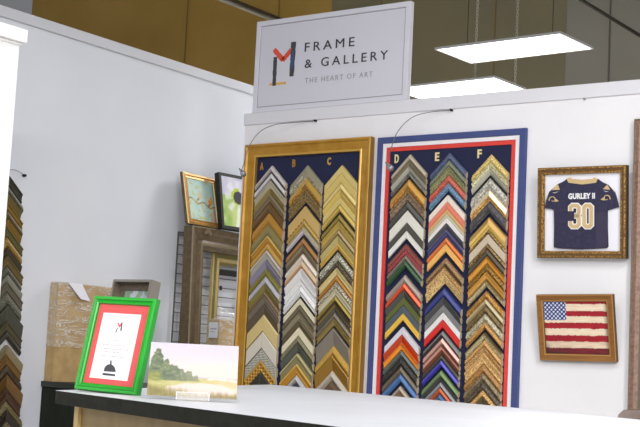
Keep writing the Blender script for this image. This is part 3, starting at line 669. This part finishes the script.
cpoly([(176,124),(180,121),(186,134),(184,140)], mat('logo_red', (214,70,80), .8), 'logo_stroke'); cpoly([(184,140),(183,134),(191,122),(194,126)], mat('logo_red', (214,70,80), .8), 'logo_stroke')
ringm = MB(); rp_ = []
for k in range(25):
    if 8 < k < 9: continue
    a = 2*math.pi*k/24; rp_.append((*g2(183+26*math.cos(a), 138+31*math.sin(a)), -.0038))
ringm.tube(rp_, .0004, mat('faint_grey_ink', (205,200,208), .8), 4, False); kid(ringm, 'logo_ring', co)
rn = random.Random(3)
for (x, y, wd) in ((162,186,20),(122,200,84),(113,214,104),(128,227,70),(120,242,82)):
    b = MB(); xx = x
    while xx < x+wd:
        ww = min(rn.uniform(6, 15), x+wd-xx)
        pp = [g2(xx, y+(xx-x)*.09), g2(xx+ww, y+(xx+ww-x)*.09), g2(xx+ww, y+(xx+ww-x)*.09+3.2), g2(xx, y+(xx-x)*.09+3.2)]
        b.prism(pp[::-1], -.0040, -.0036, PINK); xx += ww+2.5
    kid(b, 'text_line', co)
b = MB(); b.prism([(gw*.35,.0),(gw*.65,.0),(gw*.58,gh*.7),(gw*.42,gh*.7)], -.0165, -.0145, DARKM); kid(b, 'back_panel', t)
b = MB(); b.tube([(gw*.5,gh*.55,-.018),(gw*.5,.018,-.07)], .004, DARKM); e = kid(b, 'easel_leg', t)

# ------------------------------------------------------------------ landscape painting
LM = frame_at((-1.839, 1.99, 1.108), 40.3, 27.9, 0)
t = thing('landscape_painting', 'small unframed marsh landscape painting with trees and pond on the counter', 'painting', LM)
def sst(a, b, x):
    t_ = max(0, min(1, (x-a)/(b-a))); return t_*t_*(3-2*t_)
def land(u, v):
    c = mix((222,212,205), (206,200,212), sst(.45, 1.0, v)); c = mix(c, (230,217,197), .7*sst(.75, .45, v)*sst(.2, .8, u))
    c = mix(c, (222,212,220), .3*h2(u*4, v*7))
    hz = .365
    if v < hz+.02: c = mix(c, (186,180,200), sst(hz+.02, hz, v)*.8)
    if v < hz:
        g = mix((204,196,138), (184,180,116), h2(u*22, v*40)); g = mix(g, (216,196,150), sst(.5, .9, u))
        c = mix(c, g, sst(hz, hz-.03, v))
        cx = .60; d = ((u-cx)/.42)**2+((v-.13)/.135)**2 + .35*(h2(u*16, v*30)-.5)
        c = mix((226,210,200), c, sst(.75, 1.1, d))
        r_ = abs(v-(.30-.05*math.sin(u*6)))+.02*h2(u*20, 1)
        c = mix((232,218,206), c, sst(.015, .04, r_)) if u > .66 else c
        c = mix(c, mix((160,146,92), (120,112,70), h2(u*70, v*14)), sst(.30, .16, v+.25*u+.05*h2(u*40, 2))*.85)
        c = mix(c, mix((158,140,92), (124,112,72), h2(u*80, v*10)), sst(.16, .05, v+.05*h2(u*45, 7))*sst(.62, .78, u)*.8)
    for (x, tp, w_, lt) in ((.09,.93,.11,0),(.19,.72,.09,.15),(.28,.62,.10,.2),(.36,.56,.07,.3),(.44,.52,.08,.4),(.52,.43,.05,.55)):
        dx = (u-x)/w_
        top = hz-.04+(tp-hz)*max(0, 1-abs(dx)**1.7)**.8 + .10*(h2(u*32+x*50, v*30)-.5)
        a_ = sst(top+.012, top-.012, v)*sst(hz-.09, hz-.05, v)*(1 if abs(dx) < 1.15 else 0)
        if a_ > 0:
            k = mix((86,102,84), (150,160,112), h2(u*24+x*9, v*26)); k = mix(k, (66,82,66), .5*h2(u*60, v*55)); k = mix(k, (170,166,140), lt)
            c = mix(c, k, a_*(.95 if x < .3 else .85))
    c = mix(c, mix((164,168,92), (130,132,74), h2(u*30, v*40)), sst(.5, .38, v)*sst(.24, .30, v)*sst(.18, .08, u))
    return c
painting('painted_board', t, .184, .123, 0, land, 150, 100, .004, dim=.70)
HM = frame_at((-1.839, 1.99, 1.1004), 40.3, 0, 0)
t = thing('display_easel', 'small clear plastic easel lip holding the landscape painting', 'easel', HM)
CL = mat('clear_plastic', (226,222,216), .15, alpha=.28, coat=.3); CLs = mat('clear_edge', (222,220,220), .2)
b = MB(); b.box((.060,0,-.02),(.128,.002,.02), CL); b.box((.060,.002,.014),(.128,.017,.016), CL); kid(b, 'front_lip', t)
b = MB()
for a_, c_ in (((.060,.002,.0135),(.0615,.018,.0165)),((.1265,.002,.0135),(.128,.018,.0165)),((.060,.0165,.0135),(.128,.018,.0165))): b.box(a_, c_, CLs)
kid(b, 'lip_rim', t)
# ------------------------------------------------------------------ cabinet and parcels along the left wall
b = MB(); DW = mat('distressed_dark_green_wood', (40,44,34), .7, style='grain_z', rgb2=(22,25,20), scale=60, spec=.2)
t = thing('dark_cabinet', 'low dark green-black distressed wooden cabinet against the left wall', 'cabinet', Matrix.Translation((-4.828, 4.47, 0)))
b.box((0,0,0),(.56,.80,.995), DW); kid(b, 'body', t)
b = MB(); b.box((0,-.008,.996),(.575,.81,1.022), mat('dark_cabinet_top', (44,48,40), .5, style='grain_y', rgb2=(46,49,42), scale=40)); kid(b, 'top', t)
for s_ in (0, 1):
    b = MB(); b.box((.561,.03+s_*.385,.06),(.575,.395+s_*.385,.95), DW); d_ = kid(b, 'door', t, bevel=.003)
    b = MB(); b.tube([(.576,.36+s_*.10,.55),(.592,.36+s_*.10,.55)], .010, DARKM, 10); kid(b, 'knob', d_)
# wrapped flat parcel
KR = mat('kraft_cardboard', (190,160,110), .75, style='noise', rgb2=(172,142,94), scale=16)
def film(name='plastic_film'):
    m = bpy.data.materials.new(name); m.use_nodes = True; nt = m.node_tree; p = nt.nodes['Principled BSDF']
    p.inputs['Base Color'].default_value = (.88,.86,.80,1); p.inputs['Roughness'].default_value = .22
    tc = nt.nodes.new('ShaderNodeTexCoord'); mp = nt.nodes.new('ShaderNodeMapping'); mp.inputs['Scale'].default_value = (1, .22, 1.5); mp.inputs['Rotation'].default_value = (.22,0,0)
    no = nt.nodes.new('ShaderNodeTexNoise'); no.inputs['Scale'].default_value = 22; no.inputs['Detail'].default_value = 8; no.inputs['Distortion'].default_value = 1.6
    bn = nt.nodes.new('ShaderNodeBump'); bn.inputs['Distance'].default_value = .01; bn.inputs['Strength'].default_value = .8
    rp = nt.nodes.new('ShaderNodeValToRGB'); e = rp.color_ramp.elements; e[0].position = .485; e[0].color = (.10,.10,.10,1); e[1].position = .515; e[1].color = (.78,.78,.78,1)
    x = e.new(.54); x.color = (.16,.16,.16,1); x = e.new(.62); x.color = (.12,.12,.12,1); x = e.new(.66); x.color = (.8,.8,.8,1); x = e.new(.70); x.color = (.15,.15,.15,1)
    nt.links.new(tc.outputs['Object'], mp.inputs[0]); nt.links.new(mp.outputs[0], no.inputs[0]); nt.links.new(no.outputs[0], bn.inputs['Height'])
    nt.links.new(no.outputs[0], rp.inputs[0]); nt.links.new(bn.outputs[0], p.inputs['Normal']); nt.links.new(rp.outputs[0], p.inputs['Alpha'])
    return m
FILM = film()
t = thing('wrapped_parcel', 'flat brown cardboard parcel wrapped in shiny plastic film on the dark cabinet', 'parcel', Matrix.Translation((-4.826, 4.478, 1.0225)))
b = MB(); b.box((0,0,0),(.058,.46,.485), KR); pk = kid(b, 'carton', t)
b = MB(); b.box((.0,-.003,.17),(.062,.463,.4885), FILM); kid(b, 'plastic_film', t)
b = MB(); b.face([(.064,.055,.489),(.064,.15,.489),(.080,.20,.405),(.078,.135,.412)], mat('white_paper', (226,226,234), .7)); b.face([(.064,.055,.489),(.02,.06,.4895),(.02,.14,.4895),(.064,.15,.489)], mat('white_paper', (226,226,234), .7)); kid(b, 'paper_slip', t, 'folded white paper slip')
# grey shadow box
SBM = frame_at((-4.625, 4.622, 1.034), 0, 9.5, 0)
t = thing('shadow_box_frame', 'deep grey-brown shadow box frame leaning behind the green frame', 'frame', SBM)
sw, sh = .262, .515
GY = mat('grey_barn_wood', (128,116,102), .6, style='grain_z', rgb2=(108,97,84), scale=60); GYt = mat('pale_grey_wood', (150,146,140), .6)
b = MB(); b.ring(0,0,sw,sh, [(0,-.066),(0,.0),(.002,.002),(.012,.002),(.013,-.045),(.045,-.046),(.046,-.05)], [GYt,GY,GYt,GY,GY,GY]); kid(b, 'deep_frame', t)
b = MB(); b.box((.003,.003,-.064),(sw-.003,sh-.003,-.060), GY); kid(b, 'back_board', t)
def abstract(u, v):
    c = mix((206,214,230), (232,236,242), h2(u*5, v*5))
    if h2(u*7+4, v*7) > .62: c = mix(c, (120,160,110), .6)
    return c
painting('art_print', t, sw-.09, sh-.09, -.052, abstract, 24, 40, .002, .045, .045)

# ------------------------------------------------------------------ gap behind the partition's left end
t = thing('gridwall_panel', 'white wall-mounted wire gridwall rack behind the brown frame', 'rack', frame_at((-4.822, 5.385, 0), 90))
GWm = mat('dark_wire', (104,102,94), .4, .4)
b = MB(); b.ring(0,.02,1.25,1.86,[(0,0),(0,.006),(.006,.006),(.006,0)],GWm); kid(b, 'outer_frame', t)
b = MB()
for k in range(1, 35): b.box((0, .02+k*.0535, .003), (1.25, .0245+k*.0535, .0065), GWm)
kid(b, 'horizontal_wires', t)
b = MB()
for k in range(0, 5): b.box((.06+k*.29, .02, 0), (.0650+k*.29, 1.86, .003), GWm)
kid(b, 'vertical_wires', t)
t['label'] = 'dark wire gridwall rack on the left wall behind the brown frame'
# big brown open frame leaning against the rack, standing on the floor
OB = mat('olive_brown_carved', (104,87,60), .5, .1, style='noise', rgb2=(84,69,47), scale=40, bump=.003)
OBl = mat('olive_brown_highlight', (120,104,76), .45, .1)
y0_ = onX(182.6, 345, -4.70).y
FM = frame_at((-4.655, 5.34, 0.002), 90, 1.6, 0)
t = thing('large_open_frame', 'large empty brown carved frame standing in the gap left of the gold display', 'frame', FM)
b = MB(); b.ring(0,0,.95,1.885, [(0,-.03),(0,.030),(.006,.036),(.030,.030),(.040,.020),(.070,.014),(.085,.024),(.100,.026),(.112,.014),(.125,.010),(.127,-.03)], [OB,OBl,OB,OB,OB,OB,OBl,OB,OB,OB]); kid(b, 'carved_frame', t)
b = MB(); b.tube([(.095,1.85,.034),(.12,1.866,.044),(.145,1.85,.034)], [.010,.016,.010], OBl, 8); kid(b, 'rosette', t)
# smaller gold-olive frame seen through it
q = onX(211.5, 252, -4.775)
t = thing('small_gilt_frame', 'olive and pale gold frame seen through the large brown frame', 'frame', frame_at((-4.775, q.y, 1.0), 90, 0, 0))
OG = mat('olive_gilt', (124,116,66), .4, .2); PG = mat('pale_gilt', (206,182,120), .4, .2); hh = q.z-1.0
b = MB(); b.ring(0,0,.42,hh, [(0,0),(0,.018),(.004,.022),(.030,.020),(.045,.026),(.052,.012),(.068,.010),(.070,.002)], [PG,PG,OG,PG,PG,OG,OG]); kid(b, 'gilt_frame', t)
b = MB(); b.box((.068,hh-.125,.002),(.352,hh-.095,.010), mat('dark_bar', (34,32,30), .6)); kid(b, 'dark_crossbar', t)
b = MB(); b.box((.085,hh-.21,.002),(.10,hh-.185,.010), mat('dark_bar', (34,32,30), .6)); kid(b, 'clip', t)
b = MB(); b.box((-4.812, q.y-.02, 0), (-4.72, q.y+.5, .998), KR); tag(b.build('storage_carton'), 'plain cardboard carton on the floor under the small gilt frame', 'carton')
# wrapped parcel with label in front
pq = onX(209, 309, -4.607); pr_ = onX(212, 380, -4.58)
t = thing('wrapped_carton', 'cardboard carton in clear plastic with a white shipping label, in the gap', 'parcel', Matrix.Translation((-4.607, pq.y, 0)))
b = MB(); b.box((0,.012,0),(.07,.36,pq.z-.055), KR); kid(b, 'carton', t)
b = MB(); top = pq.z
b.box((-.003,.004,.5),(.076,.368,top-.045), FILM)
b.face([(.07,.01,top-.045),(.045,.03,top+.02),(.04,.10,top-.005),(.07,.12,top-.045)], FILM); b.face([(.07,.12,top-.045),(.04,.10,top-.005),(.045,.20,top-.02),(.07,.30,top-.045)], FILM)
kid(b, 'plastic_wrap', t)
b = MB(); a_ = top-.155; b.box((.006,.0022,a_),(.068,.0034,a_+.085), mat('label_paper', (222,226,236), .7)); b.box((.014,.0016,a_+.045),(.060,.0021,a_+.052), PINK); b.box((.014,.0016,a_+.03),(.050,.0021,a_+.034), PINK); kid(b, 'shipping_label', t, 'white shipping label')

# bird painting on top of the large frame
t = thing('bird_painting', 'gold-framed painting of small birds on pale blue, on top of the large brown frame', 'painting', frame_at((-4.70, 5.328, 1.8965), 93.2, 12, 0))
bw_, bh_ = .307, .296
G2 = mat('warm_gold', (196,146,66), .4, .3, style='noise', rgb2=(160,108,44), scale=80)
b = MB(); b.ring(0,0,bw_,bh_, [(0,-.018),(0,.0),(.004,.005),(.014,.006),(.020,.001),(.030,.003),(.034,-.003)], [OB,PG,G2,G2,G2,PG]); kid(b, 'gold_frame', t)
def bird(u, v):
    c = mix((150,196,204), (176,208,204), h2(u*4, v*4)); c = mix(c, (214,214,176), .5*h2(u*6+8, v*5))
    if abs(v-(.50-.14*u+.04*math.sin(u*14))) < .018: c = (150,116,70)
    for (x, y, col) in ((.42,.60,(206,190,150)), (.82,.50,(226,140,48))):
        if ((u-x)/.08)**2+((v-y)/.07)**2 < 1 or ((u-x-.02)/.04)**2+((v-y-.09)/.045)**2 < 1: c = col
        if abs(u-x+.07) < .06 and abs(v-y+.05-(u-x)*.6) < .03: c = mix(col, (90,70,50), .5)
    if h2(u*16, v*16) > .74: c = mix(c, (196,176,92), .6)
    if u > .78 and v < .24: c = mix(c, (214,150,120), .5)
    return c
painting('canvas', t, bw_-.06, bh_-.06, -.002, bird, 60, 60, .004, .03, .03)
# dark-edged canvas beside it
q1 = onX(225, 228, -4.66)
CM = frame_at((-4.655, q1.y-.028, 1.897), 84, 10, 0)
t = thing('flower_canvas', 'black-edged canvas of a dark-centred flower in green and lilac, beside the bird painting', 'painting', CM)
BE = mat('black_canvas_edge', (30,28,26), .6)
b = MB(); b.box((0,0,-.035),(.34,.325,-.004), BE); kid(b, 'stretcher', t)
b = MB(); b.ring(0,0,.34,.325,[(0,-.004),(0,0),(.018,0),(.018,-.004)],BE); kid(b, 'edge_frame', t)
def flower(u, v):
    c = mix((140,182,84), (214,222,150), h2(u*7, v*7))
    if v > .62: c = mix((196,190,214), (230,230,236), h2(u*9, v*3))
    a = math.atan2(v-.60, u-.42); r = math.hypot(u-.42, v-.60)
    if r < .36: c = mix(c, (236,238,244), .75*(.5+.5*math.cos(a*8)))
    if r < .2 and h2(u*12, v*12) > .4: c = (186,204,70)
    if r < .13: c = (62,58,66)
    if v < .4 and abs(u-.36-.2*v) < .05: c = (232,240,214)
    return c
painting('painted_face', t, .304, .289, -.001, flower, 50, 50, .003, .018, .018)
